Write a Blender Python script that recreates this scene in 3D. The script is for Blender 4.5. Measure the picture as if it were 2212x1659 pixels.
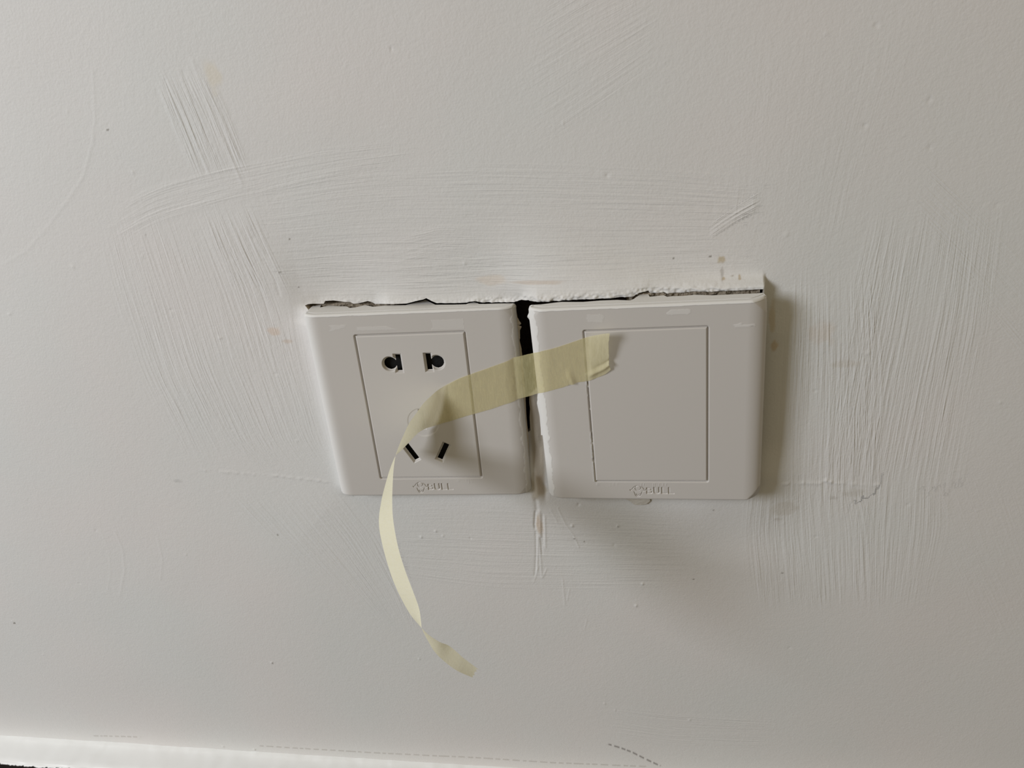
import bpy, math
import numpy as np
from mathutils import Matrix, Vector

for o in list(bpy.data.objects):
    bpy.data.objects.remove(o, do_unlink=True)
S = bpy.context.scene
COL = S.collection
MM = 0.001

# ---------------------------------------------------------------- frames (mm; a = right along wall, b = up, h = out of the wall)
RW = np.array([[0.9849451250248602, -0.0984637313628124, -0.14208446183824644],
               [-0.024159480898128978, -0.8922675563822364, 0.4508602081670024],
               [-0.1711707339835648, -0.440639877260075, -0.8812134125135341]])   # wall -> lens axes
CAM = np.array([91.92066386485311, 145.12599374816492, 275.0308914270177])
FPX, PW, PH = 1648.955, 2212.0, 1659.0
RL = np.array([[0.99935402, 0.01345652, 0.03332352], [-0.01396982, 0.99978659, 0.01521891], [-0.03311161, -0.0156746, 0.99932874]])
CL = np.array([0.0, 0.0, 6.0])
RR = np.array([[0.99935402, -0.01396982, -0.03311161], [0.01345652, 0.99978659, -0.0156746], [0.03332352, 0.01521891, 0.99932874]])
CR = np.array([92.915664, 1.487778, 12.270531])

def W3(p):                                                     # wall mm -> world metres
    p = np.asarray(p, float)
    return np.stack([p[..., 0], -p[..., 2], p[..., 1]], -1) * MM

# ---------------------------------------------------------------- camera
cam_data = bpy.data.cameras.new('camera')
cam = bpy.data.objects.new('camera', cam_data)
COL.objects.link(cam)
cam_data.sensor_fit = 'HORIZONTAL'
cam_data.sensor_width = 36.0
cam_data.lens = 36.0 * FPX / PW
cam_data.clip_start = 0.01
cam_data.clip_end = 50
ax = [RW[0], -RW[1], -RW[2]]                                   # camera x, y(up), z(back) in wall axes
axw = [np.array([v[0], -v[2], v[1]]) for v in ax]
m = Matrix(((axw[0][0], axw[1][0], axw[2][0], 0), (axw[0][1], axw[1][1], axw[2][1], 0), (axw[0][2], axw[1][2], axw[2][2], 0), (0, 0, 0, 1)))
cw = W3(CAM)
m.translation = Vector(cw)
cam.matrix_world = m
S.camera = cam

# ---------------------------------------------------------------- light, world, exposure
S.view_settings.view_transform = 'Standard'
S.view_settings.look = 'None'
S.view_settings.gamma = 1.0
S.view_settings.use_curve_mapping = False
S.view_settings.exposure = 0.0

world = bpy.data.worlds.new('room_light')
S.world = world
world.use_nodes = True
bg = world.node_tree.nodes['Background']
bg.inputs['Color'].default_value = (1.0, 0.84, 0.56, 1)
bg.inputs['Strength'].default_value = 0.36

def area(name, loc, target, sx, sy, power, color):
    d = bpy.data.lights.new(name, 'AREA')
    d.shape = 'RECTANGLE'
    d.size = sx
    d.size_y = sy
    d.energy = power
    d.color = color
    o = bpy.data.objects.new(name, d)
    COL.objects.link(o)
    o.location = loc
    o.rotation_euler = (Vector(target) - Vector(loc)).to_track_quat('-Z', 'Y').to_euler()
    return o

LDIR = np.array([-1.15, 0.57, 1.0])                            # toward the window, wall axes
LDIR /= np.linalg.norm(LDIR)
wl = W3(np.array([80, 0, 0]) + LDIR * 1480)
area('window_daylight', wl, (0.08, 0, 0), 0.42, 0.48, 14.6, (0.925, 0.968, 1.055))

# ---------------------------------------------------------------- helpers
rng = np.random.RandomState(7)

def ray(px, py):
    d = np.stack([(np.asarray(px, float) - PW / 2) / FPX, (np.asarray(py, float) - PH / 2) / FPX, np.ones_like(np.asarray(px, float))], -1)
    return d @ RW

def at(px, py, h=0.0):                                         # the point at height h over the wall seen at this place
    d = ray(px, py)
    k = (np.asarray(h, float) - CAM[2]) / d[..., 2]
    return CAM + d * k[..., None]

def on_plate(px, py, R, C, w=0.0):                             # local (u, v) on a plate face
    d = ray(px, py)
    n = R[:, 2]
    k = ((C + n * w - CAM) @ n) / (d @ n)
    return ((CAM + d * k[..., None]) - C) @ R

def vnoise(x, y, seed, n=256):
    r = np.random.RandomState(seed).rand(n, n)
    xi = np.floor(x).astype(int)
    yi = np.floor(y).astype(int)
    fx = x - xi
    fy = y - yi
    fx = fx * fx * (3 - 2 * fx)
    fy = fy * fy * (3 - 2 * fy)
    g = lambda i, j: r[np.mod(i, n), np.mod(j, n)]
    return (g(xi, yi) * (1 - fx) + g(xi + 1, yi) * fx) * (1 - fy) + (g(xi, yi + 1) * (1 - fx) + g(xi + 1, yi + 1) * fx) * fy - 0.5

def sstep(e0, e1, x):
    t = np.clip((x - e0) / (e1 - e0), 0, 1)
    return t * t * (3 - 2 * t)

def seg_dist(x, y, pts, closed=False):
    pts = np.asarray(pts, float)
    best = np.full(np.shape(x), 1e9)
    n = len(pts)
    for i in range(n if closed else n - 1):
        p = pts[i]
        q = pts[(i + 1) % n]
        dx, dy = q - p
        L = dx * dx + dy * dy + 1e-12
        t = np.clip(((x - p[0]) * dx + (y - p[1]) * dy) / L, 0, 1)
        d = np.hypot(x - p[0] - t * dx, y - p[1] - t * dy)
        best = np.minimum(best, d)
    return best

def inside(x, y, poly):
    poly = np.asarray(poly, float)
    r = np.zeros(np.shape(x), bool)
    n = len(poly)
    j = n - 1
    for i in range(n):
        xi, yi = poly[i]
        xj, yj = poly[j]
        c = ((yi > y) != (yj > y))
        r ^= c & (x < (xj - xi) * (y - yi) / (yj - yi + 1e-15) + xi)
        j = i
    return r

def new_mesh(name, verts, quads, tris=None, smooth=True):
    me = bpy.data.meshes.new(name)
    verts = np.ascontiguousarray(verts, np.float32)
    quads = np.asarray(quads, np.int32).reshape(-1, 4)
    tris = np.zeros((0, 3), np.int32) if tris is None else np.asarray(tris, np.int32).reshape(-1, 3)
    nq, nt = len(quads), len(tris)
    me.vertices.add(len(verts))
    me.vertices.foreach_set('co', verts.ravel())
    me.loops.add(nq * 4 + nt * 3)
    me.loops.foreach_set('vertex_index', np.concatenate([quads.ravel(), tris.ravel()]).astype(np.int32))
    me.polygons.add(nq + nt)
    me.polygons.foreach_set('loop_start', np.concatenate([np.arange(nq) * 4, nq * 4 + np.arange(nt) * 3]).astype(np.int32))
    me.polygons.foreach_set('use_smooth', np.full(nq + nt, smooth))
    me.update(calc_edges=True)
    me.validate()
    return me

def link(name, me, mat, parent=None):
    o = bpy.data.objects.new(name, me)
    COL.objects.link(o)
    if mat:
        me.materials.append(mat)
    if parent:
        o.parent = parent
    return o

def set_color(me, name, rgb):
    a = me.attributes.new(name, 'FLOAT_COLOR', 'POINT')
    c = np.ones((len(me.vertices), 4), np.float32)
    c[:, :3] = rgb
    a.data.foreach_set('color', c.ravel())

def set_float(me, name, v):
    a = me.attributes.new(name, 'FLOAT', 'POINT')
    a.data.foreach_set('value', np.asarray(v, np.float32).ravel())

def lines(*spans):                                             # grid lines from (start, stop, step) spans
    out = []
    for s, e, st in spans:
        n = max(1, int(round((e - s) / st)))
        out.append(np.linspace(s, e, n, endpoint=False))
    out.append([spans[-1][1]])
    return np.concatenate(out)

def grid_quads(nx, ny):
    i = np.arange(nx - 1)[None, :] + nx * np.arange(ny - 1)[:, None]
    return np.stack([i, i + 1, i + 1 + nx, i + nx], -1).reshape(-1, 4)

def strip_poly(outer, inner):                                  # two equal polylines -> quads
    n = len(outer)
    v = np.concatenate([outer, inner])
    q = [[i, i + 1, n + i + 1, n + i] for i in range(n - 1)]
    return v, q

# ---------------------------------------------------------------- materials
def mat_new(name):
    mt = bpy.data.materials.new(name)
    mt.use_nodes = True
    nt = mt.node_tree
    for n in list(nt.nodes):
        nt.nodes.remove(n)
    out = nt.nodes.new('ShaderNodeOutputMaterial')
    return mt, nt, out

def nd(nt, t, **kw):
    n = nt.nodes.new(t)
    for k, v in kw.items():
        if k in n.inputs.keys() if isinstance(k, str) else False:
            n.inputs[k].default_value = v
        else:
            setattr(n, k, v)
    return n

def plain(name, color, rough=0.5, spec=0.3, bump=None):
    mt, nt, out = mat_new(name)
    b = nd(nt, 'ShaderNodeBsdfPrincipled')
    b.inputs['Base Color'].default_value = (*color, 1)
    b.inputs['Roughness'].default_value = rough
    b.inputs['Specular IOR Level'].default_value = spec
    nt.links.new(b.outputs[0], out.inputs[0])
    if bump:
        tc = nd(nt, 'ShaderNodeTexCoord')
        n = nd(nt, 'ShaderNodeTexNoise')
        n.inputs['Scale'].default_value = bump[0]
        n.inputs['Detail'].default_value = 4
        bp = nd(nt, 'ShaderNodeBump')
        bp.inputs['Strength'].default_value = bump[1]
        bp.inputs['Distance'].default_value = bump[2]
        nt.links.new(tc.outputs['Object'], n.inputs['Vector'])
        nt.links.new(n.outputs['Fac'], bp.inputs['Height'])
        nt.links.new(bp.outputs[0], b.inputs['Normal'])
        if len(bump) > 3:
            cr = nd(nt, 'ShaderNodeMixRGB')
            cr.inputs['Color1'].default_value = (*color, 1)
            cr.inputs['Color2'].default_value = (*bump[3], 1)
            nt.links.new(n.outputs['Fac'], cr.inputs['Fac'])
            nt.links.new(cr.outputs[0], b.inputs['Base Color'])
    return mt

def wall_paint():
    mt, nt, out = mat_new('white_wall_paint')
    L = nt.links.new
    b = nd(nt, 'ShaderNodeBsdfPrincipled')
    b.inputs['Roughness'].default_value = 0.62
    b.inputs['Specular IOR Level'].default_value = 0.25
    tc = nd(nt, 'ShaderNodeTexCoord')
    big = nd(nt, 'ShaderNodeTexNoise')
    big.inputs['Scale'].default_value = 11
    big.inputs['Detail'].default_value = 3
    L(tc.outputs['Object'], big.inputs['Vector'])
    rp = nd(nt, 'ShaderNodeValToRGB')
    rp.color_ramp.elements[0].position = 0.34
    rp.color_ramp.elements[0].color = (0.668, 0.646, 0.624, 1)       # pinkish first coat showing through
    rp.color_ramp.elements[1].position = 0.66
    rp.color_ramp.elements[1].color = (0.646, 0.648, 0.628, 1)       # cooler top coat
    L(big.outputs['Fac'], rp.inputs['Fac'])
    st = nd(nt, 'ShaderNodeAttribute')
    st.attribute_name = 'stain_shade'
    mul = nd(nt, 'ShaderNodeMixRGB')
    mul.blend_type = 'MULTIPLY'
    mul.inputs['Fac'].default_value = 1
    L(rp.outputs[0], mul.inputs['Color1'])
    L(st.outputs['Color'], mul.inputs['Color2'])
    L(mul.outputs[0], b.inputs['Base Color'])
    n1 = nd(nt, 'ShaderNodeTexNoise')
    n1.inputs['Scale'].default_value = 1150
    n1.inputs['Detail'].default_value = 3
    L(tc.outputs['Object'], n1.inputs['Vector'])
    n2 = nd(nt, 'ShaderNodeTexNoise')
    n2.inputs['Scale'].default_value = 420
    n2.inputs['Detail'].default_value = 2
    L(tc.outputs['Object'], n2.inputs['Vector'])
    ad = nd(nt, 'ShaderNodeMath')
    ad.operation = 'ADD'
    L(n1.outputs['Fac'], ad.inputs[0])
    L(n2.outputs['Fac'], ad.inputs[1])
    def math_(op, a, b):
        n = nd(nt, 'ShaderNodeMath')
        n.operation = op
        for i, v in enumerate((a, b)):
            if isinstance(v, (int, float)):
                n.inputs[i].default_value = v
            else:
                L(v, n.inputs[i])
        return n.outputs[0]
    total = math_('MULTIPLY', ad.outputs[0], 0.00008)
    for k in range(4):
        a = nd(nt, 'ShaderNodeAttribute')
        a.attribute_name = 'brush_%d' % k
        sp = nd(nt, 'ShaderNodeSeparateXYZ')
        L(a.outputs['Vector'], sp.inputs[0])
        cx = nd(nt, 'ShaderNodeCombineXYZ')
        L(math_('MULTIPLY', sp.outputs[0], 0.95), cx.inputs[0])
        L(math_('MULTIPLY', sp.outputs[1], 0.028), cx.inputs[1])
        ns = nd(nt, 'ShaderNodeTexNoise')
        ns.inputs['Scale'].default_value = 1.0
        ns.inputs['Detail'].default_value = 2.5
        ns.inputs['Roughness'].default_value = 0.62
        L(cx.outputs[0], ns.inputs['Vector'])
        pw = math_('POWER', ns.outputs['Fac'], 2.2)
        total = math_('ADD', total, math_('MULTIPLY', math_('MULTIPLY', pw, sp.outputs[2]), 0.00140))
    bp = nd(nt, 'ShaderNodeBump')
    bp.inputs['Strength'].default_value = 1.0
    bp.inputs['Distance'].default_value = 1.0
    L(total, bp.inputs['Height'])
    L(bp.outputs[0], b.inputs['Normal'])
    L(b.outputs[0], out.inputs[0])
    return mt

def plate_plastic():
    mt, nt, out = mat_new('white_plastic_with_paint')
    L = nt.links.new
    b = nd(nt, 'ShaderNodeBsdfPrincipled')
    b.inputs['Specular IOR Level'].default_value = 0.35
    at_ = nd(nt, 'ShaderNodeAttribute')
    at_.attribute_name = 'paint'
    mx = nd(nt, 'ShaderNodeMixRGB')
    mx.inputs['Color1'].default_value = (0.545, 0.520, 0.490, 1)
    mx.inputs['Color2'].default_value = (0.690, 0.680, 0.655, 1)
    L(at_.outputs['Fac'], mx.inputs['Fac'])
    gr = nd(nt, 'ShaderNodeAttribute')
    gr.attribute_name = 'brown_tint'
    mg = nd(nt, 'ShaderNodeMixRGB')
    mg.inputs['Color2'].default_value = (0.24, 0.21, 0.165, 1)
    L(gr.outputs['Fac'], mg.inputs['Fac'])
    L(mx.outputs[0], mg.inputs['Color1'])
    L(mg.outputs[0], b.inputs['Base Color'])
    ro = nd(nt, 'ShaderNodeMapRange')
    ro.inputs['To Min'].default_value = 0.38
    ro.inputs['To Max'].default_value = 0.65
    L(at_.outputs['Fac'], ro.inputs['Value'])
    L(ro.outputs[0], b.inputs['Roughness'])
    tc = nd(nt, 'ShaderNodeTexCoord')
    n1 = nd(nt, 'ShaderNodeTexNoise')
    n1.inputs['Scale'].default_value = 900
    L(tc.outputs['Object'], n1.inputs['Vector'])
    bp = nd(nt, 'ShaderNodeBump')
    bp.inputs['Strength'].default_value = 0.25
    bp.inputs['Distance'].default_value = 0.00006
    L(n1.outputs['Fac'], bp.inputs['Height'])
    L(bp.outputs[0], b.inputs['Normal'])
    L(b.outputs[0], out.inputs[0])
    return mt

def tape_paper():
    mt, nt, out = mat_new('crepe_masking_paper')
    L = nt.links.new
    tc = nd(nt, 'ShaderNodeTexCoord')
    mp = nd(nt, 'ShaderNodeMapping')
    mp.inputs['Scale'].default_value = (900, 260, 1)
    L(tc.outputs['UV'], mp.inputs['Vector'])
    n1 = nd(nt, 'ShaderNodeTexNoise')
    n1.inputs['Scale'].default_value = 1
    n1.inputs['Detail'].default_value = 4
    n1.inputs['Distortion'].default_value = 0.6
    L(mp.outputs[0], n1.inputs['Vector'])
    ls = nd(nt, 'ShaderNodeAttribute')
    ls.attribute_name = 'loose'
    def ramp(c1, c2):
        c = nd(nt, 'ShaderNodeMixRGB')
        c.inputs['Color1'].default_value = (*c1, 1)
        c.inputs['Color2'].default_value = (*c2, 1)
        L(n1.outputs['Fac'], c.inputs['Fac'])
        return c.outputs[0]
    cr = nd(nt, 'ShaderNodeMixRGB')
    L(ls.outputs['Fac'], cr.inputs['Fac'])
    L(ramp((0.68, 0.60, 0.28), (0.84, 0.77, 0.46)), cr.inputs['Color1'])      # adhesive wetted onto the plates
    L(ramp((0.94, 0.90, 0.66), (0.97, 0.945, 0.77)), cr.inputs['Color2'])      # dry loose paper
    bp = nd(nt, 'ShaderNodeBump')
    bp.inputs['Strength'].default_value = 0.6
    bp.inputs['Distance'].default_value = 0.00018
    L(n1.outputs['Fac'], bp.inputs['Height'])
    df = nd(nt, 'ShaderNodeBsdfDiffuse')
    tr = nd(nt, 'ShaderNodeBsdfTranslucent')
    tp = nd(nt, 'ShaderNodeBsdfTransparent')
    for s_ in (df, tr):
        L(cr.outputs[0], s_.inputs['Color'])
        L(bp.outputs[0], s_.inputs['Normal'])
    m1 = nd(nt, 'ShaderNodeMixShader')
    tl = nd(nt, 'ShaderNodeMapRange')
    tl.inputs['To Min'].default_value = 0.42
    tl.inputs['To Max'].default_value = 0.42
    L(ls.outputs['Fac'], tl.inputs['Value'])
    L(tl.outputs[0], m1.inputs[0])
    L(df.outputs[0], m1.inputs[1])
    L(tr.outputs[0], m1.inputs[2])
    tf = nd(nt, 'ShaderNodeMapRange')
    tf.inputs['To Min'].default_value = 0.60
    tf.inputs['To Max'].default_value = 0.34
    L(n1.outputs['Fac'], tf.inputs['Value'])
    fac = nd(nt, 'ShaderNodeMixRGB')
    fac.inputs['Color2'].default_value = (0.05, 0.05, 0.05, 1)
    L(ls.outputs['Fac'], fac.inputs['Fac'])
    L(tf.outputs[0], fac.inputs['Color1'])
    m3 = nd(nt, 'ShaderNodeMixShader')
    L(fac.outputs[0], m3.inputs[0])
    L(m1.outputs[0], m3.inputs[1])
    L(tp.outputs[0], m3.inputs[2])
    L(m3.outputs[0], out.inputs[0])
    return mt

M_WALL = wall_paint()
M_PLATE = plate_plastic()
M_TAPE = tape_paper()
M_PAINT = plain('dried_white_paint', (0.69, 0.68, 0.655), 0.6, 0.25, (900, 0.4, 0.0001))
M_FLAKE = plain('grey_paint_chip', (0.56, 0.53, 0.47), 0.6, 0.25, (700, 0.6, 0.0003))
M_FILLER = plain('beige_filler', (0.50, 0.44, 0.35), 0.8, 0.2, (500, 0.5, 0.0003, (0.42, 0.36, 0.28)))
M_MORTAR = plain('grey_brown_mortar', (0.16, 0.13, 0.095), 0.95, 0.1, (700, 1.0, 0.0012, (0.40, 0.34, 0.26)))
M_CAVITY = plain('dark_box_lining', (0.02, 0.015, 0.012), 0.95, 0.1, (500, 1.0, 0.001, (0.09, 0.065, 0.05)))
M_CORE = plain('black_socket_core', (0.004, 0.004, 0.004), 0.6, 0.2, (1500, 0.5, 0.0002, (0.009, 0.009, 0.009)))
M_BASE = plain('white_paint_over_dark_wood', (0.84, 0.85, 0.84), 0.42, 0.4)
_nt = M_BASE.node_tree
_b = [n for n in _nt.nodes if n.type == 'BSDF_PRINCIPLED'][0]
_a = nd(_nt, 'ShaderNodeAttribute')
_a.attribute_name = 'paint'
_m = nd(_nt, 'ShaderNodeMixRGB')
_m.inputs['Color1'].default_value = (0.012, 0.009, 0.007, 1)
_m.inputs['Color2'].default_value = (0.84, 0.85, 0.84, 1)
_nt.links.new(_a.outputs['Fac'], _m.inputs['Fac'])
_nt.links.new(_m.outputs[0], _b.inputs['Base Color'])
M_FLOOR = plain('dark_brown_floor', (0.018, 0.013, 0.010), 0.6, 0.3, (40, 0.2, 0.001, (0.03, 0.02, 0.015)))

# ---------------------------------------------------------------- the wall as real relief
def plate_top_height(px, py):                                  # height where this view line meets the strip just over a plate's top
    d = ray(px, py)
    R, C = (RL, CL) if px < 1130 else (RR, CR)
    n = R[:, 1]
    k = ((C - CAM) @ n + 43.35) / (d @ n)
    return CAM + d * k

crack_px = []
crack_px += [(620 + x / 7.373, 620 + y / 7.373) for x, y in ((285, 295), (330, 278), (390, 273), (470, 276), (580, 270), (600, 225), (740, 220), (900, 240), (1000, 245), (1050, 270), (1150, 262), (1280, 230), (1330, 240), (1400, 275), (1600, 272), (1900, 268), (1990, 245))]
crack_px += [(900 + x / 7.373, 620 + y / 7.373) for x, y in ((0, 223), (100, 205), (150, 183), (230, 225), (310, 263), (400, 262), (600, 261), (800, 255), (830, 240), (920, 225), (980, 238), (1000, 250), (1100, 250), (1300, 243), (1550, 240), (1600, 225), (1680, 205), (1720, 218), (1780, 212))]
crack_px += [(1139, 657), (1139, 662), (1143, 660)]
crack_px += [(1080 + x / 6.9125, 580 + y / 6.9125) for x, y in ((480, 540), (620, 518), (850, 488), (930, 480), (1150, 480), (1250, 479), (1500, 458), (1750, 448), (1950, 435), (2000, 410), (2080, 360))]
crack_px += [(1380 + x / 6.379, 560 + y / 6.379) for x, y in ((40, 450), (130, 432), (150, 470), (250, 462), (340, 450), (390, 470), (450, 462), (600, 458), (760, 440), (880, 442), (1000, 445), (1300, 430), (1600, 420), (1700, 412), (1722, 440))]
crack = np.array([plate_top_height(x, y) for x, y in crack_px])
HC_A = [-60, -45, -38, -14, -8, 20, 40, 46, 52, 80, 88, 96, 110, 137]
HC_H = [-1.6, -2.2, -3.4, -3.4, -1.5, -1.3, -1.0, 0.5, 4.0, 4.1, 3.6, 2.2, 2.8, 3.8]
smooth_h = np.interp(crack[:, 0], HC_A, HC_H)
crack_ab = np.array([at(x, y, h)[:2] for (x, y), h in zip(crack_px, smooth_h)])
crack_ab[:, 1] = np.maximum(crack_ab[:, 1], np.where(crack_ab[:, 0] < 46, 43.15 + -0.014 * crack_ab[:, 0], 43.2 + 1.49 + 0.0135 * (crack_ab[:, 0] - 93)) + 0.05)

SLIT = [at(1060 + x / 5.53, 820 + y / 5.53, 1.0)[:2] for x, y in ((455, 200), (452, 300), (462, 380), (456, 480), (466, 640))]
GAPR = at(1163, 846, 1.0)[:2]
hole = list(crack_ab)
hole += [(135.0, 42.0), (134.2, -39.5), (51.4, -40.2), (50.9, GAPR[1] + 1.0), (SLIT[0][0] + 3.5, GAPR[1] + 0.4)]
hole += [tuple(p) for p in SLIT]
hole += [(41.4, SLIT[-1][1] - 2), (40.8, -40.6), (-41.4, -41.0), (-42.2, 42.6)]
hole = np.array(hole)

ca = lines((-1500, -700, 100), (-700, -345, 12), (-345, -48, 0.56), (-48, 140, 0.34), (140, 285, 0.55), (285, 700, 12), (700, 1400, 100))
cb = lines((-312, -240, 4), (-240, 30, 0.56), (30, 54, 0.26), (54, 178, 0.60), (178, 400, 10), (400, 1300, 90))
A, B = np.meshgrid(ca, cb)
SOFT = sstep(-340, -250, A) * (1 - sstep(225, 280, A)) * (1 - sstep(140, 175, B))
FINE = (A > -345) & (A < 285) & (B > -240) & (B < 178)

STROKE = 0.26
LAYERS = [np.zeros(A.shape + (3,)) for _ in range(4)]
def bundle(path, amp, lines_n, seed, horizontal=False, sharp=1.0, fade=0.15, swing=1.0, layer=0):
    """parallel brush lines along a path; path rows: (x, y, width) seen on the photograph, laid onto the wall in mm"""
    path = np.array(path, float)
    P = at(path[:, 0], path[:, 1])
    if horizontal:
        Q = at(path[:, 0], path[:, 1] + path[:, 2] / 2)
        hw = np.abs(P[:, 1] - Q[:, 1])
        s, t0, X, Y = P[:, 0], P[:, 1], A, B
    else:
        Q = at(path[:, 0] + path[:, 2] / 2, path[:, 1])
        hw = np.abs(P[:, 0] - Q[:, 0])
        s, t0, X, Y = -P[:, 1], P[:, 0], -B, A
    o = np.argsort(s)
    s, t0, hw = s[o], t0[o], hw[o]
    # smooth centre line
    fine = np.linspace(s[0], s[-1], 60)
    c = np.interp(fine, s, t0)
    w = np.interp(fine, s, hw)
    ker = np.ones(9) / 9
    c = np.convolve(np.pad(c, 4, mode='reflect', reflect_type='odd'), ker, 'valid')
    w = np.convolve(np.pad(w, 4, mode='edge'), ker, 'valid')
    ss = np.clip((X - s[0]) / (s[-1] - s[0]), -0.2, 1.2)
    t = (Y - np.interp(X, fine, c)) / np.interp(X, fine, w)
    mask = (np.abs(t) < 1.15) & (ss > -0.02) & (ss < 1.02) & FINE
    h = np.zeros_like(A)
    tm, sm = t[mask], ss[mask]
    tt = tm * lines_n * 0.95 + 0.22 * vnoise(sm * 3, tm * 3, seed + 5) * swing
    L_mm = s[-1] - s[0]
    v = vnoise(tt + 100, sm * L_mm / 45 + 50, seed)
    v2 = vnoise(tt * 2.1 + 30, sm * L_mm / 32 + 10, seed + 1)
    prof = np.sign(v) * np.abs(v * 2) ** sharp * 0.7 + v2 * 0.6
    ragged = 0.10 * vnoise(tt * 0.7, tt * 0 + 3.3, seed + 2)
    env = sstep(0, fade, sm + ragged) * (1 - sstep(1 - fade, 1.0, sm + ragged)) * (1 - sstep(0.75, 1.12, np.abs(tm)))
    env *= 0.45 + 1.1 * np.clip(vnoise(sm * 3 + 7, tm * 2.5 + 9, seed + 3) + 0.5, 0, 1)
    h[mask] = prof * env * amp * STROKE
    la = LAYERS[layer]
    mw = float(np.mean(hw))
    new = np.stack([tm * mw + 40 * (seed % 17), sm * L_mm, np.clip(env, 0, 1.2) * amp], -1)
    old = la[mask]
    la[mask] = np.where((new[:, 2] > old[:, 2])[:, None], new, old)
    return h

def arc(points, width, amp):
    P = at(np.array([p[0] for p in points], float), np.array([p[1] for p in points], float))[:, :2]
    lo, hi = P.min(0) - 3, P.max(0) + 3
    mk = (A > lo[0]) & (A < hi[0]) & (B > lo[1]) & (B < hi[1])
    h = np.zeros_like(A)
    d = seg_dist(A[mk], B[mk], P)
    h[mk] = 0.5 * amp * np.exp(-(d / width) ** 2)
    return h

H = np.full_like(A, -1.2)
# undulating plaster
H += 1.1 * vnoise(A / 95 + 3, B / 95 + 8, 11) + 0.28 * vnoise(A / 28 + 1, B / 28 + 2, 12) * SOFT
# filler built up round the plates
_o = np.argsort(crack_ab[:, 0], kind='stable')
ctop = np.interp(A, crack_ab[_o, 0], np.convolve(np.pad(crack_ab[_o, 1], 1, mode='edge'), [.25, .5, .25], 'valid'))
d_up = np.maximum(B - ctop, 0)
_ag = np.linspace(-70, 160, 921)
_cs = np.interp(_ag, crack_ab[_o, 0], crack_ab[_o, 1])
_k = np.hanning(83)[1:-1]
_cs = np.convolve(np.pad(_cs, 40, mode='edge'), _k / _k.sum(), 'valid')
d_up = np.maximum(B - (ctop + (np.interp(A, _ag, _cs) - ctop) * sstep(0.0, 5.0, d_up)), 0)
ag = np.linspace(-60, 140, 801)
hg = np.interp(ag, HC_A, HC_H)
def blur(v, n_):
    k_ = np.hanning(n_ + 2)[1:-1]
    return np.convolve(np.pad(v, n_ // 2, mode='edge'), k_ / k_.sum(), 'valid')[:len(v)]
wide = sstep(0.5, 7, d_up)
hc = np.interp(A, ag, blur(hg, 13)) * (1 - wide) + np.interp(A, ag, blur(hg, 161)) * wide
reach = np.interp(A, ag, blur(np.interp(ag, [-60, 40, 60, 90, 110, 137], [30, 28, 24, 9, 3.6, 2.4]), 101))
plateau = np.interp(A, ag, blur(np.interp(ag, [-60, 40, 60, 95, 120, 137], [0, 0.0, 0.0, 0.2, 0.35, 0.35]), 101))
f_up = np.exp(-np.maximum(d_up / reach - plateau, 0) ** 1.6 * 1.8)
win = sstep(-54, -43, A) * (1 - sstep(135.2, 136.4, A)) * sstep(ctop - 8, ctop - 4, B)
H += (hc + 1.2) * f_up * win
# beside and under the plates
dl = np.maximum(np.maximum(-43 - A, 0), np.maximum(np.abs(B) - 43, 0))
H += 0.7 * np.exp(-(dl / 26) ** 2) * (1 - sstep(-20, 20, A)) * (1 - sstep(30, 46, B))
lb = np.maximum(-42.6 - A, 0)
H += (2.8 + 0.5 * vnoise(B / 7, A * 0 + .5, 77)) * np.exp(-(lb / 3.6) ** 1.6) * (A < -41) * sstep(-49, -41, B) * (1 - sstep(40, 46, B))
du = np.maximum(-42 - B, 0)
H += 2.2 * np.exp(-(du / 22) ** 2) * sstep(-30, 40, A) * (1 - sstep(132, 160, A)) * (B < -20) * sstep(-20, -38, B)
H += 2.2 * np.exp(-(np.maximum(A - 134, 0) / 18) ** 2) * sstep(90, 120, A) * (1 - sstep(25, 46, B)) * sstep(-75, -36, B)
# gap strip
ing = sstep(43.0, 44.2, A) * (1 - sstep(50, 54, A)) * sstep(-52, -40, B) * (1 - sstep(30, 40, B))
H += 0.6 * ing * vnoise(A * 0.6, B / 9, 31)

bl = []
bl.append(bundle([(375, 140, 120), (425, 250, 130), (485, 400, 130)], 0.42, 20, 101, sharp=1.6, fade=0.3, layer=0))
bl.append(bundle([(345, 430, 330), (405, 600, 370), (470, 800, 380), (560, 1010, 340)], 0.26, 62, 102, fade=0.25, layer=0))
bl.append(bundle([(500, 640, 330), (540, 800, 300), (600, 960, 250), (690, 1060, 200)], 0.20, 55, 103, fade=0.3, layer=1))
bl.append(bundle([(600, 1040, 330), (700, 1160, 300), (800, 1290, 200), (860, 1370, 90)], 0.22, 48, 104, fade=0.25, layer=3))
bl.append(bundle([(480, 440, 130), (520, 540, 140), (575, 650, 130)], 0.36, 18, 105, sharp=1.4, fade=0.3, layer=3))
bl.append(bundle([(235, 500, 70), (330, 445, 80), (470, 405, 80), (700, 355, 70), (900, 330, 60)], 0.16, 10, 106, True, sharp=1.3, layer=1))
bl.append(bundle([(560, 520, 220), (800, 500, 260), (1100, 500, 280), (1400, 500, 260), (1650, 500, 220)], 0.20, 60, 107, True, fade=0.12, layer=2))
bl.append(bundle([(620, 610, 80), (900, 600, 90), (1200, 580, 90), (1650, 570, 90)], 0.22, 26, 108, True, layer=0))
bl.append(bundle([(1800, 560, 200), (1800, 800, 220), (1790, 1140, 230)], 0.34, 40, 109, fade=0.2, layer=0))
bl.append(bundle([(2030, 430, 300), (1985, 700, 330), (1910, 1090, 330)], 0.28, 46, 110, fade=0.2, layer=1))
bl.append(bundle([(1740, 1020, 260), (1750, 1150, 300), (1760, 1330, 280)], 0.24, 40, 111, fade=0.2, layer=2))
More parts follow.
